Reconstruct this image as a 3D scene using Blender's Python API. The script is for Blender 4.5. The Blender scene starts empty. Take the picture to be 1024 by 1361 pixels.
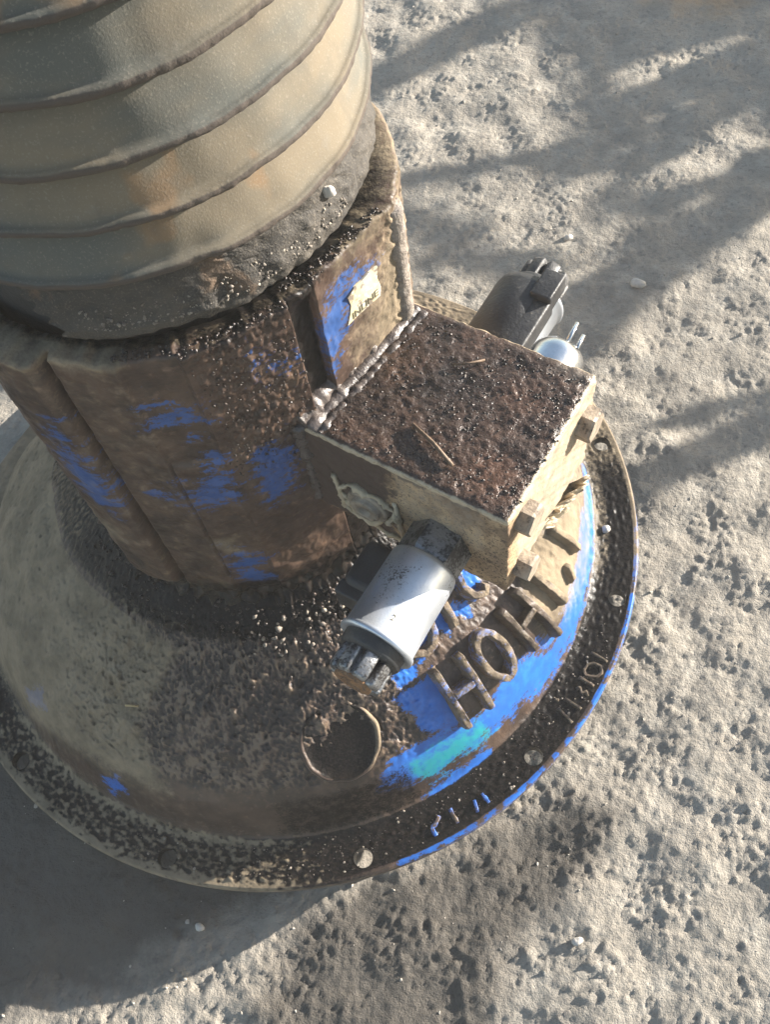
import bpy, math
import numpy as np
from mathutils import Matrix, Vector

S = bpy.context.scene
rng = np.random.default_rng(7)
rad = math.radians
OFF = 0.028                     # flange top stands 28 mm above the ground

# ------------------------------------------------------------------ camera
CAM = np.array([0.1018, -0.2609, 0.4915 + OFF])
R_ = np.array([[0.9954, 0.0, -0.0962], [-0.0459, -0.8790, -0.4746], [-0.0845, 0.4768, -0.8749]])
cd = bpy.data.cameras.new('camera'); cam = bpy.data.objects.new('camera', cd); S.collection.objects.link(cam)
mw = Matrix.Identity(4)
for i, row in enumerate((R_[0], -R_[1], -R_[2])):
    for j in range(3): mw[j][i] = float(row[j])
for j in range(3): mw[j][3] = float(CAM[j])
cam.matrix_world = mw
cd.sensor_fit = 'VERTICAL'; cd.sensor_height = 24.0; cd.lens = 24.0 * 1350 / 1361
cd.clip_start = 0.01; cd.clip_end = 500
S.camera = cam

# ------------------------------------------------------------------ light
SUN_AZ, SUN_EL = 23.0, 12.5
W = bpy.data.worlds.new("World"); S.world = W; W.use_nodes = True
wn = W.node_tree.nodes; wn.clear()
sky = wn.new('ShaderNodeTexSky'); sky.sky_type = 'NISHITA'; sky.sun_disc = False
sky.sun_elevation = rad(SUN_EL); sky.sun_rotation = rad(90 - SUN_AZ)
bg = wn.new('ShaderNodeBackground'); bg.inputs[1].default_value = 0.075
wo = wn.new('ShaderNodeOutputWorld')
W.node_tree.links.new(sky.outputs[0], bg.inputs[0]); W.node_tree.links.new(bg.outputs[0], wo.inputs[0])
sd = bpy.data.lights.new('sun', 'SUN'); sd.energy = 5.0; sd.angle = rad(0.5); sd.color = (1.0, 0.94, 0.86)
sun = bpy.data.objects.new('sun', sd); S.collection.objects.link(sun)
SDIR = np.array([math.cos(rad(SUN_EL)) * math.cos(rad(SUN_AZ)), math.cos(rad(SUN_EL)) * math.sin(rad(SUN_AZ)), math.sin(rad(SUN_EL))])
sun.location = Vector(SDIR * 6)
sun.rotation_euler = Vector(SDIR).to_track_quat('Z', 'Y').to_euler()
S.view_settings.view_transform = 'Standard'; S.view_settings.look = 'None'
S.view_settings.exposure = 1.98; S.view_settings.gamma = 1.0
S.view_settings.use_curve_mapping = False

# ------------------------------------------------------------------ helpers: noise
def band(lam, L=0.6, n=1024, bw=0.45, seed=0):
    """periodic band-limited noise texture, unit variance; L metres across, wavelength lam"""
    r = np.random.default_rng(1000 + seed)
    F = np.fft.rfft2(r.standard_normal((n, n)))
    fx = np.fft.fftfreq(n, L / n)[:, None]; fy = np.fft.rfftfreq(n, L / n)[None, :]
    f = np.hypot(fx, fy) + 1e-9
    F *= np.exp(-0.5 * (np.log(f * lam) / bw) ** 2)
    a = np.fft.irfft2(F, s=(n, n)); a -= a.mean(); return a / a.std()
def samp(T, x, y, L=0.6):
    n = T.shape[0]; u = (x / L * n) % n; v = (y / L * n) % n
    i = np.floor(u).astype(int); j = np.floor(v).astype(int); a = u - i; b = v - j
    i %= n; j %= n; i1 = (i + 1) % n; j1 = (j + 1) % n
    return T[i, j] * (1 - a) * (1 - b) + T[i1, j] * a * (1 - b) + T[i, j1] * (1 - a) * b + T[i1, j1] * a * b
TX = {k: band(k / 1000.0, seed=i) for i, k in enumerate((3, 5, 8, 14, 25, 60))}
def nz(k, x, y): return samp(TX[k], x, y)
def sst(a, b, x):
    t = np.clip((x - a) / (b - a), 0, 1); return t * t * (3 - 2 * t)
def poly_mask(x, y, poly, soft):
    """1 inside, 0 outside, soft edge (metres); poly and x,y in the same metric"""
    P = np.array(poly, float); out = np.zeros(x.shape)
    lo = P.min(0) - 3 * soft; hi = P.max(0) + 3 * soft
    sel = (x > lo[0]) & (x < hi[0]) & (y > lo[1]) & (y < hi[1])
    if not sel.any(): return out
    px, py = x[sel], y[sel]; ins = np.zeros(px.shape, bool); d = np.full(px.shape, 9.0)
    for a, b in zip(P, np.roll(P, -1, 0)):
        e = b - a; t = np.clip(((px - a[0]) * e[0] + (py - a[1]) * e[1]) / (e @ e + 1e-12), 0, 1)
        d = np.minimum(d, np.hypot(px - a[0] - t * e[0], py - a[1] - t * e[1]))
        c = ((a[1] > py) != (b[1] > py)) & (px < (b[0] - a[0]) * (py - a[1]) / (b[1] - a[1] + 1e-12) + a[0])
        ins ^= c
    out[sel] = np.clip(np.where(ins, 0.5 + d / soft / 2, 0.5 - d / soft / 2), 0, 1)
    return out

# ------------------------------------------------------------------ helpers: meshes
def build(name, V, F, mat, parent=None, smooth=True, attrs=None, loc=None):
    """V (n,3); F (m,4) or (m,3) int array, or a list of such arrays"""
    V = np.asarray(V, np.float32)
    Fs = F if isinstance(F, list) else [F]
    Fs = [np.asarray(f, np.int32) for f in Fs if len(f)]
    me = bpy.data.meshes.new(name)
    me.vertices.add(len(V)); me.vertices.foreach_set('co', V.ravel())
    nl = sum(f.size for f in Fs); npoly = sum(len(f) for f in Fs)
    me.loops.add(nl); me.loops.foreach_set('vertex_index', np.concatenate([f.ravel() for f in Fs]))
    starts = []; k = 0
    for f in Fs:
        starts.append(k + np.arange(len(f)) * f.shape[1]); k += f.size
    me.polygons.add(npoly); me.polygons.foreach_set('loop_start', np.concatenate(starts).astype(np.int32))
    me.polygons.foreach_set('use_smooth', np.full(npoly, smooth, bool))
    me.update(calc_edges=True); me.validate()
    for k_, a in (attrs or {}).items():
        at = me.attributes.new(k_, 'FLOAT', 'POINT'); at.data.foreach_set('value', np.asarray(a, np.float32).ravel())
    if mat: me.materials.append(mat)
    o = bpy.data.objects.new(name, me); S.collection.objects.link(o)
    if parent: o.parent = parent
    if loc is not None: o.location = loc
    return o
def gridF(nu, nv, wrap=False):
    i = np.arange(nu if wrap else nu - 1)[:, None]; j = np.arange(nv - 1)[None, :]
    i1 = (i + 1) % nu
    return np.stack([i * nv + j, i1 * nv + j, i1 * nv + j + 1, i * nv + j + 1], -1).reshape(-1, 4)
class MB:
    """collects pieces into one mesh"""
    def __init__(s): s.V = []; s.Q = []; s.T = []; s.n = 0
    def add(s, V, F):
        V = np.asarray(V, float); F = np.asarray(F, int)
        (s.Q if F.shape[1] == 4 else s.T).append(F + s.n); s.V.append(V); s.n += len(V)
    def build(s, name, mat, parent=None, smooth=True, attrs=None):
        Fs = ([np.concatenate(s.Q)] if s.Q else []) + ([np.concatenate(s.T)] if s.T else [])
        return build(name, np.concatenate(s.V), Fs, mat, parent, smooth, attrs)
def frame(axis, up=(0, 0, 1)):
    a = np.array(axis, float); a /= np.linalg.norm(a); u = np.array(up, float)
    x = np.cross(u, a)
    if np.linalg.norm(x) < 1e-6: x = np.cross((1, 0, 0), a)
    x /= np.linalg.norm(x); return x, np.cross(a, x), a
def lathe(mb, o, axis, prof, n=64, rf=None, up=(0, 0, 1)):
    """prof [(radius, along)], rf(theta, along) optional radius factor"""
    x, y, a = frame(axis, up); t = np.linspace(0, 2 * np.pi, n, endpoint=False); p = np.array(prof, float)
    f = np.ones((n, len(p))) if rf is None else np.array([[rf(th, q[1]) for q in p] for th in t])
    rr = p[None, :, 0] * f
    V = np.array(o, float) + (np.cos(t)[:, None] * rr)[..., None] * x + (np.sin(t)[:, None] * rr)[..., None] * y + p[None, :, 1, None] * a
    mb.add(V.reshape(-1, 3), gridF(n, len(p), True))
def tube(mb, pts, r, n=8, lump=0.0, caps=True):
    P = np.array(pts, float); r = np.broadcast_to(np.array(r, float), (len(P),)).copy()
    T = np.gradient(P, axis=0); t = np.linspace(0, 2 * np.pi, n, endpoint=False); V = []
    for i in range(len(P)):
        x, y, a = frame(T[i], (0.13, 0.21, 0.97))
        rr = r[i] * (1 + lump * rng.standard_normal(n)[:, None])
        V.append(P[i] + rr * (np.cos(t)[:, None] * x + np.sin(t)[:, None] * y))
    V = np.array(V)
    if caps:
        V = np.concatenate([np.repeat(P[:1, None], n, 1), V, np.repeat(P[-1:, None], n, 1)])
    m = len(V); V = V.reshape(-1, 3)
    i = np.arange(m - 1)[:, None]; j = np.arange(n)[None, :]; j1 = (j + 1) % n
    mb.add(V, np.stack([i * n + j, i * n + j1, (i + 1) * n + j1, (i + 1) * n + j], -1).reshape(-1, 4))
def rbox(mb, o, X, Y, Z, size, b, seg=3, disp=None, res=None):
    """rounded box centred at o with axes X,Y,Z; returns local coords for attributes"""
    sx, sy, sz = size; loc = []
    ax = []
    for s_, k in zip(size, (0, 1, 2)):
        m = (res[k] if res else 2)
        inner = np.linspace(-s_ / 2 + b, s_ / 2 - b, max(2, m))
        edge = np.sin(np.linspace(0, 1, seg + 1) * np.pi / 4) / np.sin(np.pi / 4) * 0 + np.linspace(0, 1, seg + 1)
        ax.append(np.concatenate([-s_ / 2 + b * edge[:-1], inner, (s_ / 2 - b * edge[:-1])[::-1]]))
    X, Y, Z = (np.array(q, float) for q in (X, Y, Z)); o = np.array(o, float)
    for k in range(3):
        for sg in (-1, 1):
            i, j = [(1, 2), (2, 0), (0, 1)][k]
            A, B = np.meshgrid(ax[i], ax[j], indexing='ij')
            L = np.zeros(A.shape + (3,)); L[..., i] = A; L[..., j] = B; L[..., k] = sg * size[k] / 2
            inn = np.clip(L, -np.array(size) / 2 + b, np.array(size) / 2 - b); d = L - inn
            N = d / (np.linalg.norm(d, axis=-1, keepdims=True) + 1e-12); L = inn + N * b
            if disp is not None: L = L + N * disp(L, N)[..., None]
            loc.append(L.reshape(-1, 3))
            W_ = o + L[..., 0:1] * X + L[..., 1:2] * Y + L[..., 2:3] * Z
            F = gridF(*A.shape)
            if sg < 0: F = F[:, ::-1]
            mb.add(W_.reshape(-1, 3), F)
    return np.concatenate(loc)
ICO_V = np.array([(0, .526, .851), (0, -.526, .851), (0, .526, -.851), (0, -.526, -.851), (.526, .851, 0), (-.526, .851, 0), (.526, -.851, 0), (-.526, -.851, 0), (.851, 0, .526), (-.851, 0, .526), (.851, 0, -.526), (-.851, 0, -.526)])
ICO_F = np.array([(0, 1, 8), (0, 8, 4), (0, 4, 5), (0, 5, 9), (0, 9, 1), (1, 6, 8), (8, 6, 10), (8, 10, 4), (4, 10, 2), (4, 2, 5), (5, 2, 11), (5, 11, 9), (9, 11, 7), (9, 7, 1), (1, 7, 6), (3, 6, 7), (3, 7, 11), (3, 11, 2), (3, 2, 10), (3, 10, 6)])
def crumbs(P, size, flat=0.7, jit=0.25):
    n = len(P); size = np.asarray(size)[:, None, None]
    q = rng.standard_normal((n, 4)); q /= np.linalg.norm(q, axis=1, keepdims=True)
    w, x, y, z = q.T
    Rm = np.stack([1 - 2 * (y * y + z * z), 2 * (x * y - z * w), 2 * (x * z + y * w), 2 * (x * y + z * w), 1 - 2 * (x * x + z * z), 2 * (y * z - x * w), 2 * (x * z - y * w), 2 * (y * z + x * w), 1 - 2 * (x * x + y * y)], -1).reshape(n, 3, 3)
    base = ICO_V[None] * (1 + jit * rng.standard_normal((n, 12, 1))) * np.array([1, 0.75, flat])
    V = np.einsum('nij,nkj->nki', Rm, base) * size + np.asarray(P)[:, None, :]
    F = (ICO_F[None] + 12 * np.arange(n)[:, None, None]).reshape(-1, 3)
    return V.reshape(-1, 3), F
def empty(name, loc, label=None, cat=None, group=None):
    o = bpy.data.objects.new(name, None); S.collection.objects.link(o); o.location = loc
    o.empty_display_size = 0.02
    tag(o, label, cat, group); return o
def tag(o, label=None, cat=None, group=None, kind=None):
    for k, v in (('label', label), ('category', cat), ('group', group), ('kind', kind)):
        if v: o[k] = v
    return o

# ------------------------------------------------------------------ helpers: materials
class NT:
    def __init__(s, name):
        s.m = bpy.data.materials.new(name); s.m.use_nodes = True; s.t = s.m.node_tree; s.n = s.t.nodes; s.n.clear()
        s.out = s.n.new('ShaderNodeOutputMaterial'); s.b = s.n.new('ShaderNodeBsdfPrincipled')
        s.t.links.new(s.b.outputs[0], s.out.inputs[0])
        s.co = s.n.new('ShaderNodeTexCoord').outputs['Object']
    def L(s, a, b): s.t.links.new(a, b)
    def set(s, sock, v):
        if hasattr(v, 'links') or hasattr(v, 'is_output'): s.L(v, sock)
        elif isinstance(v, (tuple, list)): sock.default_value = (*v[:3], 1.0) if len(sock.default_value) == 4 else v
        else: sock.default_value = v
    def noise(s, scale, detail=4, rough=0.55, vec=None, dist=0.0):
        n = s.n.new('ShaderNodeTexNoise'); n.inputs['Scale'].default_value = scale; n.inputs['Detail'].default_value = detail
        n.inputs['Roughness'].default_value = rough; n.inputs['Distortion'].default_value = dist
        s.L(vec or s.co, n.inputs['Vector']); return n.outputs['Fac']
    def vor(s, scale, feature='F1', vec=None, out='Distance', rand=1.0):
        n = s.n.new('ShaderNodeTexVoronoi'); n.feature = feature; n.inputs['Scale'].default_value = scale
        n.inputs['Randomness'].default_value = rand
        s.L(vec or s.co, n.inputs['Vector']); return n.outputs[out]
    def scl(s, v):
        n = s.n.new('ShaderNodeMapping'); n.inputs['Scale'].default_value = v; s.L(s.co, n.inputs['Vector']); return n.outputs[0]
    def attr(s, name):
        n = s.n.new('ShaderNodeAttribute'); n.attribute_name = name; return n.outputs['Fac']
    def math(s, op, a, b=0.0, c=None, clamp=False):
        n = s.n.new('ShaderNodeMath'); n.operation = op; n.use_clamp = clamp
        s.set(n.inputs[0], a); s.set(n.inputs[1], b)
        if c is not None: s.set(n.inputs[2], c)
        return n.outputs[0]
    def ramp(s, v, a, b, lo=0.0, hi=1.0):
        n = s.n.new('ShaderNodeMapRange'); n.interpolation_type = 'SMOOTHSTEP'; n.clamp = True
        s.set(n.inputs[0], v); n.inputs[1].default_value = a; n.inputs[2].default_value = b; n.inputs[3].default_value = lo; n.inputs[4].default_value = hi
        return n.outputs[0]
    def mix(s, f, a, b):
        n = s.n.new('ShaderNodeMix'); n.data_type = 'RGBA'
        s.set(n.inputs[0], f); s.set(n.inputs[6], a); s.set(n.inputs[7], b); return n.outputs[2]
    def mixf(s, f, a, b):
        n = s.n.new('ShaderNodeMix'); n.data_type = 'FLOAT'
        s.set(n.inputs[0], f); s.set(n.inputs[2], a); s.set(n.inputs[3], b); return n.outputs[0]
    def mask(s, name, nse, k=0.7, w=0.08):
        """attribute edge broken up by a noise"""
        v = s.math('MULTIPLY_ADD', s.math('SUBTRACT', nse, 0.5), k, s.attr(name)); return s.ramp(v, 0.5 - w, 0.5 + w)
    def bump(s, h, dist, strength=1.0, prev=None):
        n = s.n.new('ShaderNodeBump'); s.set(n.inputs['Strength'], strength); n.inputs['Distance'].default_value = dist
        s.L(h, n.inputs['Height'])
        if prev: s.L(prev, n.inputs['Normal'])
        s.L(n.outputs[0], s.b.inputs['Normal']); return n.outputs[0]
    def fin(s, col, rough, metal=0.0, spec=0.5):
        s.set(s.b.inputs['Base Color'], col); s.set(s.b.inputs['Roughness'], rough); s.set(s.b.inputs['Metallic'], metal)
        s.set(s.b.inputs['Specular IOR Level'], spec); return s.m

def mat_cast(name, brown=(.080, .052, .037), brown2=(.036, .024, .018), dust=(.30, .238, .158), k=1.0, kb=1.0, wear=1.5):
    """blue painted cast iron under grease and dust, driven by the blue/teal/dust/oil/rough attributes"""
    t = NT(name)
    n1 = t.noise(60, 5, .6); n2 = t.noise(220, 5, .65); n3 = t.noise(900, 4, .6); n4 = t.noise(24, 4, .55)
    col = t.mix(t.ramp(n1, .35, .65), brown, brown2)
    col = t.mix(t.ramp(n2, .55, .72), col, tuple(c * 1.7 for c in brown))
    md = t.mask('dust', t.math('MULTIPLY_ADD', n3, .35, t.math('MULTIPLY', n2, .65)), 1.4, .30)
    dcol = t.mix(t.ramp(n1, .3, .7), dust, tuple(c * .62 for c in dust))
    rdg = t.attr('ridge'); col = t.mix(t.math('MULTIPLY', t.ramp(t.math('MULTIPLY_ADD', t.math('SUBTRACT', n3, .5), .6, rdg), -.05, .75), .85), col, (.175, .125, .083))
    col = t.mix(t.ramp(rdg, -.02, -.55), col, (.026, .019, .016))  # dusty crests lightened, crevices darkened: relief shading put into the colour
    mb = t.mask('blue', t.math('MULTIPLY_ADD', n3, .35, t.math('MULTIPLY', t.noise(140, 5, .7, vec=t.scl((.6, .6, 2.0))), .65)), wear, .07)
    bcol = t.mix(t.ramp(n2, .35, .7), (.020, .105, .38), (.026, .15, .52))
    bcol = t.mix(t.ramp(n4, .45, .7), bcol, (.03, .10, .34)); bcol = t.mix(kb, (.035, .055, .115), bcol)  # low kb pulls the blue to the dull navy of its shaded side
    mt = t.mask('teal', n2, 1.0, .2)
    bcol = t.mix(mt, bcol, (.02, .26, .30))
    mo = t.mask('oil', t.math('MULTIPLY_ADD', n3, .5, t.math('MULTIPLY', n2, .5)), 1.1, .12)
    col = t.mix(mb, col, bcol)
    col = t.mix(mo, col, t.mix(t.ramp(n3, .45, .6), (.006, .0055, .005), (.018, .014, .012)))
    col = t.mix(t.math('MULTIPLY', md, .82), col, dcol)
    ro = t.mixf(t.ramp(n2, .35, .7), .48, .32)
    ro = t.mixf(mb, ro, .34); ro = t.mixf(mo, ro, .30); ro = t.mixf(md, ro, .85)
    rg = t.attr('rough')
    thick = t.math('SUBTRACT', 1.0, t.math('MULTIPLY', mb, .8))
    b = t.bump(n2, .0009 * k, t.math('MULTIPLY', rg, thick))
    b = t.bump(n3, .00035 * k, t.math('MULTIPLY', t.math('ADD', rg, .12), thick), b)
    t.bump(t.math('ADD', mb, t.math('MULTIPLY', md, -.5)), .0003, -0.7, b)
    return t.fin(col, ro, 0.0, t.mixf(md, t.mixf(mo, .36, .14), .15))

def mat_simple(name, c1, c2, rough=.5, rough2=.7, metal=0.0, s1=80, s2=600, bump=.0003, dirt=None, dth=(.5, .65), drough=.8, spec=.5):
    t = NT(name); n1 = t.noise(s1, 5, .6); n2 = t.noise(s2, 4, .6)
    col = t.mix(t.ramp(n1, .35, .68), c1, c2); ro = t.mixf(t.ramp(n1, .35, .68), rough, rough2); me = metal
    if dirt:
        d = t.ramp(t.math('MULTIPLY_ADD', n2, .5, t.math('MULTIPLY', n1, .5)), *dth)
        col = t.mix(d, col, dirt); ro = t.mixf(d, ro, drough)
        if metal: me = t.mixf(d, metal, 0.0)
    b = t.bump(n2, bump, 1.0); t.bump(n1, bump * 2.5, .7, b)
    return t.fin(col, ro, me, spec)

M_cast = mat_cast('greasy_blue_paint')
M_col = mat_cast('greasy_blue_column', brown=(.092, .058, .040), brown2=(.046, .029, .022), k=.8, kb=.34, wear=2.5)  # column blue is coloured as if in shade by the low kb
M_grease = mat_simple('wet_grease', (.022, .016, .013), (.05, .033, .024), .22, .4, s1=300, s2=1500, bump=.0002)
M_grit = mat_simple('pale_grit', (.26, .22, .17), (.12, .10, .085), .5, .8, s1=300, s2=1500)
M_seam = mat_simple('dusty_weld', (.26, .22, .18), (.15, .125, .105), .5, .7, s1=250, s2=1200, bump=.0007)
M_weld = mat_simple('greasy_weld', (.10, .082, .072), (.045, .035, .031), .18, .34, s1=250, s2=1200, bump=.00028, dirt=(.17, .14, .118), dth=(.56, .68))
M_black = mat_simple('black_rubber', (.018, .017, .016), (.032, .030, .028), .6, .75, s1=120, s2=900, bump=.0003)
M_plastic = mat_simple('dusty_black_plastic', (.018, .018, .019), (.032, .032, .032), .42, .6, s1=90, s2=900, bump=.0002, dirt=(.12, .11, .095), dth=(.54, .70))
M_zinc = mat_simple('zinc_plate', (.60, .63, .67), (.50, .53, .57), .32, .46, metal=.80, s1=85, s2=1300, bump=.00006, dirt=(.05, .046, .043), dth=(.555, .635), drough=.7)
M_hex = mat_simple('oily_steel', (.30, .30, .30), (.16, .16, .16), .35, .5, metal=.9, s1=120, s2=900, bump=.0002, dirt=(.018, .016, .015), dth=(.46, .56), drough=.45)
M_bolt = mat_simple('dusty_bolt_steel', (.34, .28, .21), (.20, .16, .12), .5, .7, metal=.2, s1=200, s2=900, dirt=(.05, .04, .032), dth=(.55, .66))
M_rustdisc = mat_simple('rusty_cap', (.26, .13, .05), (.15, .08, .04), .55, .75, s1=260, s2=1200, dirt=(.05, .035, .028), dth=(.5, .62))
M_chrome = mat_simple('chrome', (.75, .75, .74), (.62, .62, .61), .12, .25, metal=1.0, s1=120, s2=900, bump=.00004)
M_stone = mat_simple('pale_stone', (.52, .48, .42), (.38, .35, .31), .7, .9, s1=200, s2=900)
M_straw = mat_simple('straw', (.50, .37, .18), (.38, .26, .12), .6, .8, s1=300, s2=900)
M_twig = mat_simple('twig_bark', (.17, .11, .065), (.10, .065, .04), .6, .8, s1=300, s2=900)
M_leaf = mat_simple('dry_leaf', (.48, .40, .28), (.34, .27, .17), .7, .9, s1=120, s2=600, bump=.0006)
M_bark = mat_simple('bark', (.12, .09, .07), (.07, .055, .045), .8, .9, s1=30, s2=200, bump=.003)
M_ink = mat_simple('decal_ink', (.10, .085, .05), (.16, .14, .08), .6, .7, s1=300, s2=900)

def mat_ground():
    t = NT('dry_dirt'); n1 = t.noise(9, 5, .6); n2 = t.noise(55, 6, .65); n3 = t.noise(300, 5, .65); n4 = t.noise(1400, 3, .6)
    col = t.mix(t.ramp(n1, .35, .66), (.335, .298, .245), (.275, .248, .208))
    col = t.mix(t.ramp(n2, .42, .70), col, (.38, .345, .29))
    col = t.mix(t.ramp(n3, .52, .72), col, (.22, .20, .175))
    col = t.mix(t.math('MULTIPLY', t.ramp(t.vor(160), .0, .28, 1.0, 0.0), .35), col, (.42, .38, .32))
    st = t.mask('stain_shade', n2, .9, .3)
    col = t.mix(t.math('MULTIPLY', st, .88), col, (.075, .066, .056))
    ru = t.mask('rust', n2, 1.0, .3); col = t.mix(t.math('MULTIPLY', ru, .6), col, (.42, .25, .11))
    b = t.bump(n2, .0012, .5); b = t.bump(n3, .0014, .9, b); b = t.bump(t.noise(650, 4, .7), .0008, .9, b); t.bump(n4, .0004, .9, b)
    return t.fin(col, t.mixf(st, .95, .85), 0, .2)
M_ground = mat_ground()

def mat_bellows():
    t = NT('dusty_rubber'); n1 = t.noise(16, 4, .55, vec=t.scl((1, 1, 2.2))); n2 = t.noise(120, 5, .6); n3 = t.noise(1600, 3, .6); n5 = t.noise(26, 3, .5)
    col = t.mix(t.ramp(n1, .35, .65), (.158, .130, .090), (.092, .094, .082))
    col = t.mix(t.math('MULTIPLY', t.ramp(n5, .60, .64), .6), col, (.22, .135, .07))
    col = t.mix(t.math('MULTIPLY', t.ramp(n2, .55, .75), .35), col, (.16, .15, .13))
    col = t.mix(t.math('MULTIPLY', t.ramp(n3, .55, .7), .3), col, (.28, .25, .20))
    tip = t.attr('tip'); col = t.mix(t.math('MULTIPLY', t.ramp(t.math('MULTIPLY_ADD', n2, .7, tip), .70, 1.15), .9), col, (.068, .054, .045))
    nstk = t.noise(90, 5, .65, vec=t.scl((1, 1, .25))); col = t.mix(t.math('MULTIPLY', t.ramp(nstk, .52, .72), .35), col, (.085, .075, .06))
    und = t.attr('under'); col = t.mix(t.math('MULTIPLY', und, .85), col, (.035, .032, .028))  # shade beneath the fold lips put into the colour
    b = t.bump(n3, .00012, .7); t.bump(n2, .0010, t.math('MULTIPLY_ADD', tip, .9, .05), b)
    return t.fin(col, .85, 0, .25)
M_bellows = mat_bellows()
def mat_skirt():
    t = NT('sooty_rubber'); n1 = t.noise(40, 5, .6); n2 = t.noise(260, 4, .6); n3 = t.noise(1500, 3, .6)
    col = t.mix(t.ramp(n1, .35, .65), (.062, .054, .044), (.040, .036, .031))
    col = t.mix(t.math('MULTIPLY', t.ramp(n3, .54, .70), .6), col, (.15, .13, .10))
    col = t.mix(t.math('MULTIPLY', t.ramp(n1, .62, .70), .5), col, (.16, .10, .06))
    b = t.bump(n3, .0004, .9); t.bump(n2, .0008, .6, b)
    return t.fin(col, .75, 0, .3)
M_skirt = mat_skirt()
def mat_block():
    t = NT('grimy_block'); n1 = t.noise(45, 5, .6); n2 = t.noise(230, 5, .65); n3 = t.noise(1100, 4, .6); nS = t.noise(75, 6, .65, vec=t.scl((1.4, 1.4, .8)))
    top = t.mix(t.ramp(n1, .38, .62), (.024, .016, .012), (.066, .038, .025))
    top = t.mix(t.ramp(n3, .54, .70), top, (.062, .042, .032))
    rs = t.attr('rusty'); top = t.mix(t.mask('rusty', n2, .9, .3), top, (.105, .052, .030))
    dt = t.attr('dusty_top'); top = t.mix(t.math('MULTIPLY', t.mask('dusty_top', n2, .9, .3), .8), top, (.21, .175, .14))
    side = t.mix(t.ramp(nS, .38, .62), (.40, .275, .155), (.24, .16, .092))
    side = t.mix(t.ramp(n3, .52, .64), side, (.05, .034, .024)); side = t.mix(t.math('MULTIPLY', t.ramp(n1, .5, .66), .7), side, (.10, .062, .038))
    side = t.mix(t.mask('grime', n2, 1.2, .12), side, (.058, .036, .026))
    side = t.mix(t.mask('pale', n2, .6, .3), side, (.36, .30, .225))
    f = t.mask('side', n2, .55, .1)
    col = t.mix(f, top, side)
    ed = t.mask('edge', n2, .8, .2); col = t.mix(ed, col, (.42, .34, .23))
    ro = t.mixf(f, t.mixf(t.ramp(n2, .4, .7), .2, .42), .75)
    b = t.bump(n2, .00025, t.mixf(f, .9, .25)); t.bump(n3, .00042, t.mixf(f, 1.0, .4), b)
    return t.fin(col, ro)
M_block = mat_block()
def mat_decal():
    t = NT('torn_decal'); n1 = t.noise(160, 4, .6); n2 = t.noise(500, 4, .6)
    col = t.mix(t.ramp(n1, .4, .6), (.50, .42, .25), (.40, .37, .31)); col = t.mix(t.ramp(n2, .55, .65), col, (.56, .54, .48)); col = t.mix(t.ramp(t.noise(110, 5, .7), .50, .56), col, (.17, .14, .11))
    return t.fin(col, .5)
M_decal = mat_decal()

# ------------------------------------------------------------------ ground
def axis_pts(a, b, step):
    c = np.arange(a, b, step); ext = []; d = step; x = 0
    while x < 60: d *= 1.22; x += d; ext.append(x)
    e = np.array(ext); return np.concatenate([(a - e)[::-1], c, c[-1] + e])
gx = axis_pts(-.40, .48, .0014); gy = axis_pts(-.40, .66, .0014)
GX, GY = np.meshgrid(gx, gy, indexing='ij')
def ground_h(X, Y):
    rx, ry = X * .93 + Y * .37, -X * .37 + Y * .93
    am = .55 + .65 * sst(-.9, 1.3, nz(60, X + .1, Y + .2) + .5 * nz(25, X, Y + .3)); am = am * (.85 + .45 * sst(.15, -.15, Y))
    pit = np.maximum(nz(14, rx, ry + .2) - 1.7, 0)
    lump = np.maximum(nz(8, rx + .1, ry) - .3, 0)
    h = .0010 * nz(60, X, Y) + .00026 * nz(25, rx, ry * 1.3) + am * (.00020 * nz(14, rx, ry * 1.2) + .00020 * nz(8, rx, ry) + .00022 * nz(5, rx, ry) + .00022 * nz(3, X, Y))
    h += -.0008 * pit * am - .0003 * am * np.maximum(nz(8, rx + .1, ry) - 1.9, 0) + .0004 * am * np.maximum(nz(14, rx + .25, ry + .1) - 1.6, 0)
    h *= np.exp(-np.maximum(np.hypot(X, Y - .1) - .8, 0) * 1.0) * .75 + .0
    return h
GZ = ground_h(GX, GY)
q = np.hypot(GX, GY)
GZ *= sst(.10, .17, q)
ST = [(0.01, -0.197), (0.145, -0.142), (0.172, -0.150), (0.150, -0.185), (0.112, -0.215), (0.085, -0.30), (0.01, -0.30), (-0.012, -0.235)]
stain_shade = np.maximum(.95 * poly_mask(GX, GY, ST, .02), 1.0 * poly_mask(GX, GY, [(-.6, .05), (-.15, -.05), (.0, -.185), (-.06, -.225), (-.14, -.245), (-.6, -.25)], .03))  # first outline is dirt, the second paints the flange's ground shadow darker
rust = .8 * poly_mask(GX, GY, [(.25, .46), (.31, .43), (.36, .47), (.36, .55), (.26, .55)], .03)
ground = build('ground', np.stack([GX, GY, GZ], -1).reshape(-1, 3), gridF(len(gx), len(gy)), M_ground, attrs=dict(stain_shade=stain_shade, rust=rust))
tag(ground, kind='structure')
# loose grains
n = 1800
P = np.stack([rng.uniform(-.33, .42, n), rng.uniform(-.30, .60, n)], -1); P = P[np.hypot(P[:, 0], P[:, 1]) > .17]
P = np.c_[P, ground_h(P[:, 0], P[:, 1])]
V, F = crumbs(P, .0004 + .0012 * rng.random(len(P)) ** 5, .6)
M_grain = mat_simple('ground_grain', (.40, .36, .30), (.28, .25, .215), .9, .95, s1=60, s2=600)
tag(build('gravel', V, F, M_grain, smooth=False), kind='stuff')

# ------------------------------------------------------------------ the machine
root = empty('hydraulic_machine', (0, 0, OFF), 'grimy blue bell-shaped hydraulic machine with ribbed beige bellows and side valve block, standing on dirt', 'machine')

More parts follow.
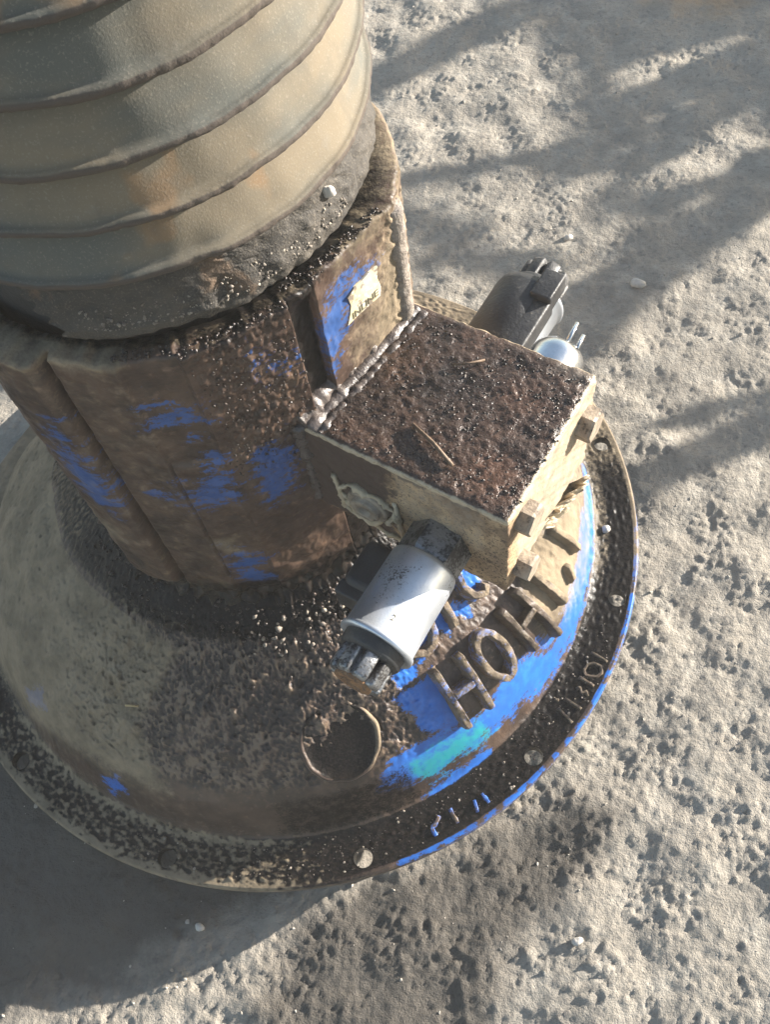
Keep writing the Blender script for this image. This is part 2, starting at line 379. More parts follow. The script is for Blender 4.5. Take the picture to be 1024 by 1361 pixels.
PROF = np.array([(.066, .094), (.078, .089), (.095, .079), (.120, .062), (.140, .046), (.151, .0355), (.158, .025), (.1625, .013), (.166, .004), (.169, .001), (.173, 0), (.25, 0)])
_r = np.linspace(.06, .2, 561); _h = np.interp(_r, PROF[:, 0], PROF[:, 1])
_k = np.exp(-.5 * (np.arange(-14, 15) / 5.0) ** 2); _k /= _k.sum()
_h = np.convolve(np.pad(_h, 14, 'edge'), _k, 'valid')
def bell_h(r): return np.interp(r, _r, _h)
def sag(x, y): return -.012 * sst(.02, .19, .5 * y + .866 * y * 0 + .5 * np.maximum(y, 0) - .10 * np.minimum(x, 0) * 0)
def bell_p(azd, r, dz=0.0):
    a = np.radians(azd); r = np.asarray(r, float)
    return np.stack([r * np.cos(a), r * np.sin(a), bell_h(r) + dz], -1)
def bnorm(azd, r):
    s = (bell_h(np.asarray(r) + .001) - bell_h(np.asarray(r) - .001)) / .002; a = np.radians(azd)
    N = np.stack([-s * np.cos(a), -s * np.sin(a), np.ones_like(a)], -1); return N / np.linalg.norm(N, axis=-1, keepdims=True)
def unw(a): return np.where(np.asarray(a) > 120, np.asarray(a) - 360, a)
AM = .135   # metres per radian used for the patch outlines
BP = dict(
 blue=[[(-70.8, .1591), (-66.6, .1522), (-60.6, .1513), (-54.9, .1532), (-51.2, .1546), (-46.4, .156), (-42.2, .1521), (-36.9, .1537), (-31.2, .1619), (-30.5, .1669), (-36.8, .1652), (-42.1, .1622), (-44.3, .1628), (-57.3, .1613), (-66.0, .1614)],
  [(-61.5, .1334), (-55.2, .1327), (-51.9, .1314), (-52.2, .1551), (-58.7, .1499)],  # blue laid in the outline of the shadow the first letter casts
  [(-60.1, .1208), (-55.1, .1246), (-54.8, .1315), (-59.6, .1298)],
  [(-64.4, .1664), (-58.1, .1641), (-50.6, .1655), (-50.3, .1697), (-56.8, .1706)],
  [(-64.3, .1575), (-57.4, .1563), (-49.7, .1577), (-48.7, .1623), (-56.1, .1626), (-62.8, .1626)],
  [(-32.6, .1643), (-25.9, .1668), (-17.0, .1663), (-3.2, .167), (9.7, .1703), (9.9, .1654), (-7.2, .1584), (-18.0, .1586), (-27.9, .1601), (-32.4, .1606)],
  [(-120.0, .1623), (-116.8, .1590), (-115.2, .1623), (-118.2, .1645)], [(-142.1, .1579), (-137.1, .1492), (-134.8, .1539), (-139.4, .1594)],
  [(-40.7, .1188), (-37.1, .1225), (-38.5, .1267), (-41.5, .1232)], [(-52.5, .1177), (-47.3, .1159), (-48.5, .1231), (-53.2, .127)],
  [(-46.4, .1189), (-41.1, .116), (-43.1, .1261), (-45.3, .128)], [(-32.3, .1546), (-28.8, .1581), (-29.0, .1609), (-32.6, .1582)],
  [(-37.2, .1104), (-36.1, .1231), (-33.7, .1259), (-30.5, .1219), (-32.6, .1126)]],
 teal=[[(-64.3, .1575), (-57.4, .1563), (-49.7, .1577), (-48.7, .1623), (-56.1, .1626), (-62.8, .1626)]],
 dust=[[(-198.8, .18), (-199.5, .1335), (-173.3, .1022), (-149.2, .0993), (-126.0, .0946), (-107.4, .102), (-112.8, .1345), (-105.6, .1582), (-126.3, .1597), (-151.4, .1709)],
  [(-18.6, .1307), (2.9, .1593), (-5.8, .1611), (-20.5, .1622), (-31.2, .1572), (-27.1, .1377)]],
 oil=[[(-191, .1201), (-173.3, .1022), (-149.2, .0993), (-122.9, .0954), (-103.9, .0951), (-89.1, .0907), (-96.3, .0701), (-132.7, .0754), (-169.9, .085), (-191.7, .1089)]])

NA = 1320
azs = -240 + 360 * np.arange(NA) / NA
rs = np.concatenate([np.linspace(.066, .145, 150), np.linspace(.1455, .1905, 100)[:-1]])
A, Rr = np.meshgrid(azs, rs, indexing='ij')
xm, ym = np.radians(A) * AM, Rr
at = {}
for k, ps in BP.items():
    m = np.zeros(A.shape)
    for p in ps: m = np.maximum(m, poly_mask(xm, ym, [(np.radians(a) * AM, r) for a, r in ps[0:0] or p], .006 if k != 'teal' else .008))
    at[k] = m
# where things are: thick crinkled grease, dusty back, black flange, blue flange edge
crink = sst(-140, -118, A) * (1 - sst(-62, -52, A)) * sst(.086, .095, Rr) * (1 - sst(.148, .156, Rr))
crink = np.maximum(crink, .45 * sst(-62, -55, A) * (1 - sst(-15, 0, A)) * (1 - sst(.125, .135, Rr)))
flange = sst(.166, .169, Rr)
edge_blue = sst(.1868, .1885, Rr) * sst(-82, -70, A) * (1 - sst(-8, 6, A))
at['blue'] = np.maximum(at['blue'], (.56 + .10 * nz(8, xm, ym)) * edge_blue)
dback = np.maximum(sst(-2, 20, A) * (1 - flange * .30), 1 - sst(-160, -148, A)) * .95
at['dust'] = np.maximum(at['dust'] * .8, dback)
dfl = flange * (sst(-150, -140, A) * (1 - sst(-95, -78, A))) * (.36 + .50 * sst(.1845, .1885, Rr) + .35 * (1 - sst(.169, .173, Rr)))
dfl = dfl + (dfl > .05) * (.10 * nz(8, xm, ym * 1.6) + .14 * nz(5, xm, ym) + .16 * nz(3, xm, ym)); at['dust'] = np.maximum(at['dust'], dfl)
at['dust'] = np.maximum(at['dust'], .40 * sst(-20, -8, A) * sst(.1655, .167, Rr) * (1 - sst(.174, .177, Rr)))
at['dust'] = np.maximum(at['dust'], .30 * crink * (1 - sst(-112, -92, A)))
fo = flange * (.86 - .30 * sst(.187, .189, Rr)) * sst(-165, -150, A) * (1 - .5 * sst(12, 40, A))
at['oil'] = np.maximum(at['oil'] * 1.0, fo * (1 - .5 * edge_blue))
near_col = (1 - sst(.090, .104, Rr)) * sst(-165, -140, A) * (1 - sst(-40, -20, A)); at['oil'] = np.maximum(at['oil'], near_col * 1.0); ring = at['oil'] * (1 - flange) * (1 - sst(.104, .112, Rr)); at['dust'] = np.where(ring > .3, np.minimum(at['dust'], .30 + .16 * nz(5, xm, ym)), at['dust']); at['ridge'] = np.zeros(A.shape)
at['oil'] = np.maximum(at['oil'], .55 * sst(.150, .158, Rr) * (1 - flange) * sst(-95, -85, A) * (1 - sst(-66, -60, A)))
at['blue'] *= (1 - .7 * near_col)
smoothband = sst(.150, .155, Rr) * (1 - sst(.163, .166, Rr))
worm = -np.abs(nz(5, xm, ym * 1.0)) * .9 - .5 * np.abs(nz(3, xm, ym)) + .35 * nz(8, xm, ym) + .35 * nz(3, xm + .2, ym)
crink2 = sst(-240, -225, A) * (1 - sst(-125, -108, A)) * sst(.100, .110, Rr) * (1 - sst(.148, .156, Rr))
rough = np.clip(.55 * (1 - smoothband) + .5 * crink - .35 * at['blue'] - .10 * (at['dust'] > .5), .08, 1)
rough = np.where(flange > .5, .38, rough)
at['dust'] = np.maximum(at['dust'], .53 * sst(-34, -12, A) * sst(.150, .156, Rr) * (1 - sst(.163, .167, Rr)))
at['dust'] = np.maximum(at['dust'], .62 * sst(.1868, .1885, Rr) * sst(-22, -5, A))
at['rough'] = rough
h = bell_h(Rr)
at['ridge'] = crink * np.clip(.75 * (worm + .75) + .25 * nz(25, xm, ym) + .25 * (1 - sst(-100, -75, A)) - .05, -1, 1)
d = .00050 * crink * worm + .00005 * at['oil'] * np.maximum(nz(3, xm, ym), -.5) + .00018 * (1 - at['blue']) * nz(5, xm, ym) + .0007 * nz(60, xm, ym) * (1 - flange)
d += .00022 * crink2 * worm + .0004 * crink2 * nz(25, xm, ym); at['ridge'] = at['ridge'] + 0
d += .0009 * np.maximum(nz(14, xm, ym) - .6, 0) * crink + .0004 * np.maximum(nz(5, xm + .3, ym) - 1.3, 0) * flange
d *= (1 - sst(.186, .189, Rr))
Z = h + d
Z = np.where(Rr > .1897, -.0006, Z)
Xb, Yb = Rr * np.cos(np.radians(A)), Rr * np.sin(np.radians(A))
nr = len(rs)
# outer edge and underside
ext_r = np.array([.1905, .1906, .1905, .1895, .186, .1815, .1775, .170, .150]); ext_z = np.array([-.0010, -.0028, -.0046, -.0052, -.0054, -.0054, -.0054, -.0054, -.0054])
cs, sn = np.cos(np.radians(azs))[:, None], np.sin(np.radians(azs))[:, None]
X2 = np.concatenate([Xb, cs * ext_r], 1); Y2 = np.concatenate([Yb, sn * ext_r], 1); Z2 = np.concatenate([Z, np.broadcast_to(ext_z, (NA, len(ext_z)))], 1)
at2 = {k: np.concatenate([v, np.repeat(v[:, -1:], len(ext_r), 1)], 1) for k, v in at.items()}
at2['blue'][:, nr:] = np.repeat((.47 * (sst(-80, -68, azs) * (1 - sst(2, 20, azs))))[:, None], len(ext_r), 1)
at2['dust'][:, nr:] = np.repeat((.40 + .25 * (1 - sst(-95, -80, azs)))[:, None], len(ext_r), 1); at2['oil'][:, nr:] = .25
ntot = X2.shape[1]; Vb = np.stack([X2, Y2, Z2], -1).reshape(-1, 3); Fb = gridF(NA, ntot, True)
HOLE_R = .0045; HOLES = [(.182 * math.cos(rad(a)), .182 * math.sin(rad(a))) for a in range(-136, 44, 30)]
Vb = Vb.copy()
# finer cut: drop faces inside a hole, snap the border onto the circle
keep = np.ones(len(Fb), bool)
under = (np.arange(ntot) >= nr + 3)[None, :].repeat(NA, 0).ravel()
for hx, hy in HOLES:
    dd = np.hypot(Vb[:, 0] - hx, Vb[:, 1] - hy); ins = dd < HOLE_R
    keep &= ~ins[Fb].all(1)
for hx, hy in HOLES:
    dd = np.hypot(Vb[:, 0] - hx, Vb[:, 1] - hy); ins = dd < HOLE_R
    used = np.zeros(len(Vb), bool); used[Fb[keep].ravel()] = True
    s_ = ins & used & ~under; f_ = HOLE_R / np.maximum(dd[s_], 1e-6)
    Vb[s_, 0] = hx + (Vb[s_, 0] - hx) * f_; Vb[s_, 1] = hy + (Vb[s_, 1] - hy) * f_
# the underside is coarse: lift out its faces near the holes entirely
fc = Vb[Fb].mean(1); fu = under[Fb].all(1)
for hx, hy in HOLES: keep &= ~(fu & (np.hypot(fc[:, 0] - hx, fc[:, 1] - hy) < HOLE_R + .0008))
Vall = [Vb]; Fall = [Fb[keep]]; nb = len(Vb); ac = {k: [v.ravel()] for k, v in at2.items()}
for hx, hy in HOLES:
    t = np.linspace(0, 2 * np.pi, 29)[:-1]; zz = [.0003, -.0010, -.0030, -.0054]
    w = np.stack([hx + np.cos(t)[:, None] * HOLE_R * np.array([1.01, 1, 1, 1]), hy + np.sin(t)[:, None] * HOLE_R * np.array([1.01, 1, 1, 1]), np.broadcast_to(zz, (28, 4))], -1).reshape(-1, 3)
    Vall.append(w); Fall.append(gridF(28, 4, True)[:, ::-1] + nb); nb += len(w)
    for k in ac: ac[k].append(np.full(len(w), {'oil': .8, 'rough': .5}.get(k, 0.0)))
Vb = np.concatenate(Vall)
Vb[:, 2] += -.014 * sst(.03, .19, Vb[:, 1]) - .010 * sst(.05, .19, -Vb[:, 0]) * sst(-.03, .08, Vb[:, 1])
bell = build('bell_housing', Vb, np.concatenate(Fall), M_cast, root, attrs={k: np.concatenate(v) for k, v in ac.items()})
mb = MB(); lathe(mb, (0, 0, -OFF - .004), (0, 0, 1), [(.0, 0), (.116, 0), (.120, .003), (.120, OFF - .008), (.118, OFF + .006), (.0, OFF + .006)], 96)
mb.build('base_drum', M_black, bell)

# raised letters on the bell, each a ridge following the cone
def ridge(mb, pts, w, hgt, nseg=14, closed=False, lump=.12):
    P = np.array(pts + ([pts[0]] if closed else []), float); P[:, 0] = unw(P[:, 0])
    seg = np.r_[0, np.cumsum(np.hypot(np.radians(np.diff(P[:, 0])) * .14, np.diff(P[:, 1])))]
    m = max(nseg, int(seg[-1] / .0009)); s = np.linspace(0, seg[-1], m); a = np.interp(s, seg, P[:, 0]); r = np.interp(s, seg, P[:, 1])
    c = bell_p(a, r); N = bnorm(a, r); T = np.gradient(c, axis=0); T /= np.linalg.norm(T, axis=1, keepdims=True)
    B = np.cross(N, T); e = np.ones(m)
    if not closed: e = np.minimum(1, np.minimum(s, seg[-1] - s) / (w * .8) + .45)
    sec = [(-1.7, -.25), (-1.16, .06), (-1.06, .14), (-.90, .88), (-.80, .97), (-.6, 1.0), (.6, 1.0), (.80, .97), (.90, .88), (1.06, .14), (1.16, .06), (1.7, -.25)]
    jw = 1 + .08 * np.convolve(rng.standard_normal(m + 8), np.ones(9) / 3, 'valid')[:m]
    V = np.stack([c + B * (x * w * jw)[:, None] + N * (y * hgt * e * (1 + lump * .3 * rng.standard_normal(m)))[:, None] for x, y in sec], 1)
    if not closed:
        V = np.concatenate([c[None, :1].repeat(12, 1) - N[0] * .0005, V, c[None, -1:].repeat(12, 1) - N[-1] * .0005])
    mb.add(V.reshape(-1, 3), gridF(len(V), 12))
def letter(name, strokes, w, hgt, mat_at, parent=bell):
    if hgt > .003: w *= 1.12; hgt *= 1.08
    mb = MB()
    for st in strokes:
        closed = st[0] == 'o'; ridge(mb, list(st[1:]) if closed else list(st), w, hgt, closed=closed)
    V = np.concatenate(mb.V); n = len(V)
    return mb.build(name, M_cast, parent, attrs={k: np.full(n, mat_at.get(k, 0.0)) for k in ('blue', 'teal', 'dust', 'oil', 'rough')})
LA = dict(blue=.42, dust=.50, rough=.6)
OO = [(-41.8, .1518), (-40.5, .1514), (-39.3, .1492), (-38.6, .1454), (-38.4, .141), (-38.8, .1368), (-39.8, .134), (-41.3, .1333), (-42.6, .1348), (-43.7, .1381), (-44.0, .1424), (-43.8, .1467), (-42.9, .1501)]
letter('raised_letter', [[(-52.3, .1313), (-52.5, .1548)], [(-46.6, .1325), (-47.4, .1550)], [(-52.3, .1430), (-47.2, .1438)]], .0017, .0058, LA)
letter('raised_letter', [['o'] + OO], .0017, .0055, LA)
letter('raised_letter', [[(-29.1, .1345), (-29.1, .1587)], [(-34.3, .1340), (-34.6, .1540)], [(-34.3, .1444), (-29.1, .1450)]], .0017, .0055, dict(blue=.2, oil=.45, dust=.35, rough=.6))
letter('raised_letter', [[(-23.9, .1345), (-23.8, .1560)]], .0017, .0055, dict(dust=.6, rough=.5))
letter('raised_letter', [[(-12.7, .1417), (-12.8, .1564)]], .0016, .0045, dict(dust=.7, rough=.5))
letter('raised_letter', [[(-17.2, .1527), (-18.9, .1575)]], .0016, .0035, dict(dust=.7, rough=.5))
letter('raised_letter', [[(-41.7, .1142), (-43.2, .1252)]], .0016, .0052, LA)
letter('raised_letter', [[(-32.4, .1080), (-34.6, .1120), (-36.0, .1174), (-35.7, .1228), (-33.6, .1255), (-31.8, .1235)]], .0016, .0050, LA)
letter('raised_letter', [[(-46.8, .1168), (-47.6, .1208), (-49.1, .1238), (-51.4, .1246), (-53.6, .1225), (-54.2, .119)]], .0016, .0045, LA)
LR = dict(oil=.45, dust=.42, rough=.4)
for st in ([(-37.5, .1763), (-38.2, .186)], [(-35.6, .1766), (-35.6, .186)], [(-36.5, .1728), (-36.4, .1748)], [(-31.2, .1772), (-31.4, .1857)], [(-26.5, .1774), (-26.9, .1866)],
           ['o', (-29.8, .1778), (-28.6, .1784), (-28.0, .1808), (-28.0, .1844), (-28.9, .1862), (-29.8, .1850), (-30.3, .182), (-30.4, .1795)], [(-33.2, .1790), (-32.6, .1800), (-33.4, .1822), (-32.7, .1838), (-33.3, .1850)]):
    letter('rim_character', [st], .00062, .0013, LR)
LB = dict(blue=.52, oil=.3, dust=.3, rough=.4)
for st in ([(-61.2, .1767), (-61.2, .1844)], [(-55.8, .1790), (-55.7, .1846)], [(-63.1, .1772), (-64.2, .1800), (-64.9, .1804), (-64.9, .1848)], [(-57.3, .1795), (-57.9, .1851)]):
    letter('rim_character', [st], .0007, .0012, LB)
# round boss on the cone
br, ba = .1394, -74.0; bc = bell_p(ba, br)
mb = MB(); tz = .0022; bn = bnorm(np.array([ba]), np.array([br]))[0]
def bl(th, a): return 1 + .012 * math.sin(5 * th + 1) + .01 * math.sin(11 * th)
lathe(mb, bc, bn * .75 + np.array([0, 0, .25]), [(.0188, -.02), (.0186, tz - .0016), (.0180, tz - .0003), (.0172, tz), (.0166, tz - .0004), (.0158, tz - .0012), (.012, tz - .0013), (.006, tz - .0012), (0, tz - .0012)], 72, bl)
V = np.concatenate(mb.V); rr = np.hypot(V[:, 0] - bc[0], V[:, 1] - bc[1])
mb.build('round_boss', M_cast, bell, attrs=dict(blue=0 * rr, teal=0 * rr, oil=np.where(rr < .0162, .72, .2), dust=np.where(rr < .0162, .1, .18 + .45 * np.clip(((V[:, 0] - bc[0]) * .9 + (V[:, 1] - bc[1]) * .45) / .016, 0, 1)), rough=0 * rr + .6))  # rim pales towards the sun: the boss's lit crescent put into its colour
# stud hanging under the flange
mb = MB(); pu = (.0495, -.1765)
lathe(mb, (pu[0], pu[1], -OFF - .001), (0, 0, 1), [(0, 0), (.0017, 0), (.0017, OFF - .005), (0, OFF - .005)], 20); mb.build('hanging_stud', M_chrome, bell)

# ------------------------------------------------------------------ column
CV = [(-180, .0785), (-165, .0785), (-150, .0785), (-127.5, .0785), (-125.8, .0832), (-122, .0843), (-116, .0847), (-111, .0842), (-108.8, .0826), (-107.9, .0762), (-106.9, .0762), (-106.3, .0800), (-98, .0796), (-91.0, .0806), (-90.5, .0795), (-84, .0791), (-77.6, .0801), (-76.9, .0815), (-64, .0796), (-51.2, .0800), (-50.4, .0752), (-43.5, .0741), (-42.9, .0778), (-15.5, .0845), (-2, .0835), (12, .081), (45, .0795), (90, .0785), (135, .0785), (180, .0785)]
def chord(az):
    a = np.radians([c[0] for c in CV]); P = np.stack([np.cos(a), np.sin(a)], -1) * np.array([c[1] for c in CV])[:, None]
    i = np.clip(np.searchsorted([c[0] for c in CV], az, 'right') - 1, 0, len(CV) - 2)
    A_, D = P[i], P[i + 1] - P[i]; d_ = np.stack([np.cos(np.radians(az)), np.sin(np.radians(az))], -1)
    return (A_[:, 0] * D[:, 1] - A_[:, 1] * D[:, 0]) / (d_[:, 0] * D[:, 1] - d_[:, 1] * D[:, 0])
NC = 1200; ca = -180 + 360 * np.arange(NC) / NC
ca2 = ca.copy()
Rc = chord(ca)
hs = np.linspace(.062, .2572, 210)
A, H = np.meshgrid(ca, hs, indexing='ij'); R0 = np.repeat(Rc[:, None], len(hs), 1)
lug = (A > -126.5) & (A < -108.3); lowR = .0782
fade = sst(.094, .104, H); R0 = np.where(lug, lowR + (R0 - lowR) * fade, R0)
slot = (A > -50.6) & (A < -43.2); R0 = np.where(slot, .0778 + (R0 - .0778) * sst(.188, .198, H) * (1 - sst(.2460, .2560, H)), R0)
R0 += .0011 * ((A > -90.3) & (A < -77.3)) * (1 - sst(.1985, .2005, H)) * sst(.10, .11, H)
# swelling into the cone (fillet)
R0 += .0035 * (1 - sst(.082, .098, H)) ** 2 + .0012 * nz(8, np.radians(A) * .08, H) * (1 - sst(.085, .102, H))
xm, ym = np.radians(A) * .0795, H
lump = sst(-78, -70, A) * (1 - sst(-53, -50, A)) * sst(.15, .20, H)
R0 += .00020 * nz(5, xm, ym) * (.2 + lump) + .00014 * nz(3, xm, ym) * (.35 + lump) + .00018 * nz(14, xm, ym) + .0005 * lump * np.maximum(nz(5, xm + .2, ym) - 1.0, 0)
R0 += .0004 * np.maximum(nz(5, xm, ym), 0) * sst(-24, -18, A) * (1 - sst(-4, 0, A))
CP = dict(blue=[[(-89.7, .2362), (-77.1, .235), (-77.7, .2225), (-82.8, .215), (-84.2, .2233), (-91.7, .2217)], [(-90.4, .1925), (-87.9, .1824), (-78.5, .2053), (-77.6, .1939), (-76.9, .1718), (-89.8, .168), (-90.5, .1773)],
   [(-70.0, .1981), (-63.1, .1971), (-59.0, .1862), (-63.0, .1642), (-69.3, .1624), (-72.0, .1791)], [(-61.2, .2515), (-53.7, .2377), (-54.1, .226), (-61.6, .2325)], [(-115.5, .2253), (-110.5, .2266), (-109.0, .1787), (-112.5, .1616), (-121.7, .1729)],
   [(-87.4, .1368), (-78.1, .1254), (-79.9, .0969), (-87.7, .1005)], [(-43.5, .2387), (-37.6, .2465), (-31.1, .2463), (-24.6, .2416), (-30.4, .2344), (-35.3, .2283), (-41.9, .2146), (-43.1, .2278)], [(-88.5, .181), (-100, .183), (-101, .177), (-90, .175)]],
  dust=[[(-125.3, .1525), (-116.6, .1473), (-116.7, .1374), (-125.0, .1281)], [(-90.5, .144), (-84.3, .1424), (-84.8, .1325), (-89.9, .1352)], [(-30, .20), (-22, .24), (-18, .255), (-5, .255), (-5, .19)]])
att = {'teal': 0 * A, 'oil': 0 * A}
for k, ps in CP.items():
    m = np.zeros(A.shape)
    for p in ps: m = np.maximum(m, poly_mask(xm, ym, [(np.radians(a) * .0795, h_) for a, h_ in p], .012))
    att[k] = m
att['blue'] *= np.where(A < -52, .88, 1.0); att['blue'][(A > -62) & (A < -53) & (H > .222)] *= .62
att['dust'] = np.maximum(att['dust'] * .9, .50 * sst(-20, 0, A)); att['dust'] = np.maximum(att['dust'], .48 * sst(-41, -35, A) * (1 - sst(-20, -15, A)) * sst(.19, .21, H) * (1 - att['blue']))
att['dust'] = np.maximum(att['dust'], .28 * sst(-128, -118, A) * (1 - sst(-92, -85, A)))
att['dust'] = np.maximum(att['dust'], .60 * sst(.2535, .2560, H) * (1 - sst(-92, -85, A)))
att['oil'] = np.maximum(.75 * slot * 1.0, .5 * sst(.245, .256, H) * sst(-80, -70, A)); att['oil'] = np.maximum(att['oil'], .62 * (1 - sst(.095, .118, H)) * sst(-160, -130, A) * (1 - sst(-20, 0, A)))
att['ridge'] = np.clip(.10 * nz(3, xm * .5, ym * 2.2) + .12 * nz(14, xm * .8, ym * .5) - .10, -1, 1) * (1 - .6 * att['blue']) * sst(-130, -120, A) * (1 - sst(-56, -50, A))
att['rough'] = np.clip(.30 + .6 * lump - .2 * att['blue'] + .5 * sst(-24, -18, A) * (1 - sst(0, 4, A)), 0, 1)
chip = .0002 * samp(TX[8], np.radians(ca) * .08, 0 * ca) + .0005 * np.minimum(samp(TX[14], np.radians(ca) * .08, 0 * ca + .1), .2)
H = H + chip[:, None] * sst(.25, .2572, H)
C3 = np.stack([R0 * np.cos(np.radians(A)), R0 * np.sin(np.radians(A)), H], -1)
ext = [(.0008, -.0003), (-.0, 0)]
top = []
for rr_, zz_ in ((None, .0006), (.0735, .0006), (.0700, .0), (.0685, -.010), (.0680, -.03)):
    r_ = (R0[:, -1] - .0012) if rr_ is None else np.minimum(np.full(NC, rr_), R0[:, -1] - .0014)
    top.append(np.stack([r_ * np.cos(np.radians(ca)), r_ * np.sin(np.radians(ca)), H[:, -1] + zz_], -1))
C3 = np.concatenate([C3, np.stack(top, 1)], 1)
ad = {k: np.concatenate([v, np.repeat(v[:, -1:], 5, 1)], 1) for k, v in att.items()}
ad['oil'][:, -4:] = .7; ad['dust'][:, -5:-3] = np.maximum(ad['dust'][:, -5:-3], .3); ad['dust'][:, -3:] = .15; ad['rough'][:, -5:] = .8
column = build('column_housing', C3.reshape(-1, 3), gridF(NC, C3.shape[1], True), M_col, root, attrs=ad)
def colp(az, h_, dr=0.0):
    az = np.atleast_1d(np.asarray(az, float)); r = chord(az) + dr; a = np.radians(az)
    return np.stack([r * np.cos(a), r * np.sin(a), np.broadcast_to(h_, az.shape)], -1)
# weld bead down the right corner
mb = MB(); zs = np.linspace(.12, .254, 70)
P = colp(np.full(70, -14.2) + .06 * np.sin(zs * 900), 0, -.0012); P[:, 2] = zs
tube(mb, P, .0040 + .00015 * np.sin(zs * 1400 + 1) + .00015 * rng.standard_normal(70), 16, .03); mb.build('weld_seam', M_seam, column)
# torn maker's decal on the flat face
a0, a1 = colp(-43, 0)[0], colp(-15.5, 0)[0]; ex = (a1 - a0) / np.linalg.norm(a1 - a0); en = np.array([ex[1], -ex[0], 0.0])
if en @ a0 < 0: en = -en
def facep(az, h_, dn):
    d_ = np.array([math.cos(rad(az)), math.sin(rad(az)), 0]); t = (a0 @ en) / (d_ @ en); return np.array([0, 0, h_]) + d_ * t + en * dn
dec = [(-35.2, .2262), (-31.5, .2263), (-27.5, .2258), (-23.2, .2252), (-22.6, .2290), (-23.4, .2345), (-22.8, .2392), (-25.6, .2400), (-28.3, .2395), (-31.0, .2398), (-33.6, .2380), (-33.0, .2335), (-33.8, .2300)]
lo = [facep(a, h_, .0002) for a, h_ in dec]; hi = [facep(a, h_, .0009) for a, h_ in dec]
me = bpy.data.meshes.new('decal'); nn = len(dec)
me.from_pydata([tuple(p) for p in lo + hi], [], [tuple(range(nn, 2 * nn))] + [(i, (i + 1) % nn, nn + (i + 1) % nn, nn + i) for i in range(nn)])
me.materials.append(M_decal); decal = bpy.data.objects.new('decal', me); S.collection.objects.link(decal); decal.parent = column
def text(name, body, size, o, X, Y, mat, parent, ext=.0001):
    cu = bpy.data.curves.new(name, 'FONT'); cu.body = body; cu.size = size; cu.extrude = ext; cu.materials.append(mat)
    ob = bpy.data.objects.new(name, cu); S.collection.objects.link(ob); ob.parent = parent
    X = np.array(X, float); Y = np.array(Y, float); Z = np.cross(X, Y); m = Matrix.Identity(4)
    for i, v_ in enumerate((X, Y, Z)):
        for j in range(3): m[j][i] = float(v_[j])
    for j in range(3): m[j][3] = float(o[j])
    bpy.context.view_layer.update()
    me = bpy.data.meshes.new_from_object(ob.evaluated_get(bpy.context.evaluated_depsgraph_get())); bpy.data.objects.remove(ob)
    ob = bpy.data.objects.new(name, me); S.collection.objects.link(ob); ob.parent = parent
    ob.matrix_local = m; return ob
text('decal_lettering', 'INLINE', .0044, facep(-33.3, .2268, .0010), ex, (0, 0, 1), M_ink, column)

# ------------------------------------------------------------------ bellows
FOLD = .0193; h0 = .2895; prof = []; tip = []; und = []
for i in range(11):
    b = h0 + i * FOLD
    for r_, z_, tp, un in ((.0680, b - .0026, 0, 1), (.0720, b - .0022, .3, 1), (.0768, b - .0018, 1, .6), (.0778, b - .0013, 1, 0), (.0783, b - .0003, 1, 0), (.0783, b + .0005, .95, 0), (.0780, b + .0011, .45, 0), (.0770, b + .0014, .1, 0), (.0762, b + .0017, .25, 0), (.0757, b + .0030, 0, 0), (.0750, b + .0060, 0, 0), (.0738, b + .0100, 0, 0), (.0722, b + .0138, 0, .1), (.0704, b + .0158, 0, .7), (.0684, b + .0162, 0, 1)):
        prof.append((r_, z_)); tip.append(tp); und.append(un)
prof = np.array(prof); NB = 480; ba_ = -180 + 360 * np.arange(NB) / NB
A, Zp = np.meshgrid(np.radians(ba_), prof[:, 1], indexing='ij'); Rp = np.repeat(prof[None, :, 0], NB, 0)
wob = .0008 * np.sin(2 * A + Zp * 20) + .0004 * nz(60, A * .077, Zp) + .0001 * nz(25, A * .077, Zp * .3)
Zp = Zp + .9 * wob; tipm = np.repeat(np.array(tip)[None], NB, 0)
Rp = Rp + .00015 * nz(25, A * .077, Zp) + tipm * .00010 * nz(5, A * .077, Zp)
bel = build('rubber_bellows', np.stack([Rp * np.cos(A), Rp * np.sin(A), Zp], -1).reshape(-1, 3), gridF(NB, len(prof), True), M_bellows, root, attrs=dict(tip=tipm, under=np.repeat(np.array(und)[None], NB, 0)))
mb = MB(); zt = h0 + 11 * FOLD - .004
lathe(mb, (0, 0, 0), (0, 0, 1), [(.0705, zt - .004), (.0775, zt - .001), (.0775, zt + .010), (.074, zt + .012), (0, zt + .012)], 96); mb.build('top_collar', M_black, bel)
# sooty skirt under the first fold, torn away on its left
sk = [(.0722, .2865), (.0735, .2835), (.0745, .279), (.0755, .2745), (.0763, .2712), (.0768, .2700), (.0767, .2672), (.0762, .2655), (.0745, .2650), (.0722, .2655), (.0716, .27), (.0712, .2865)]
sk = np.array(sk)
def dens(p, k=4):
    t = np.arange(len(p)); u = np.linspace(0, len(p) - 1, (len(p) - 1) * k + 1); return np.stack([np.interp(u, t, p[:, i]) for i in range(2)], -1)
sk = dens(sk); tear = -98.5 - np.clip((sk[:, 1] - .2655) / .020, 0, 1) * 11 + 1.2 * np.sin(sk[:, 1] * 1500)
aa = np.linspace(0, 1, 560)[:, None]; Az = tear[None, :] + aa * (205 - tear[None, :])
tear_ok = Az
Rk = np.repeat(sk[None, :, 0], 560, 0); Zk = np.repeat(sk[None, :, 1], 560, 0); xa = np.radians(Az) * .076
Rk = Rk + .0003 * nz(14, xa, Zk) + .0002 * nz(5, xa, Zk); Zk = Zk + .0006 * nz(60, xa, 0 * xa)
Rk[0, :] = np.minimum(Rk[0, :], Rk[0, :]); 
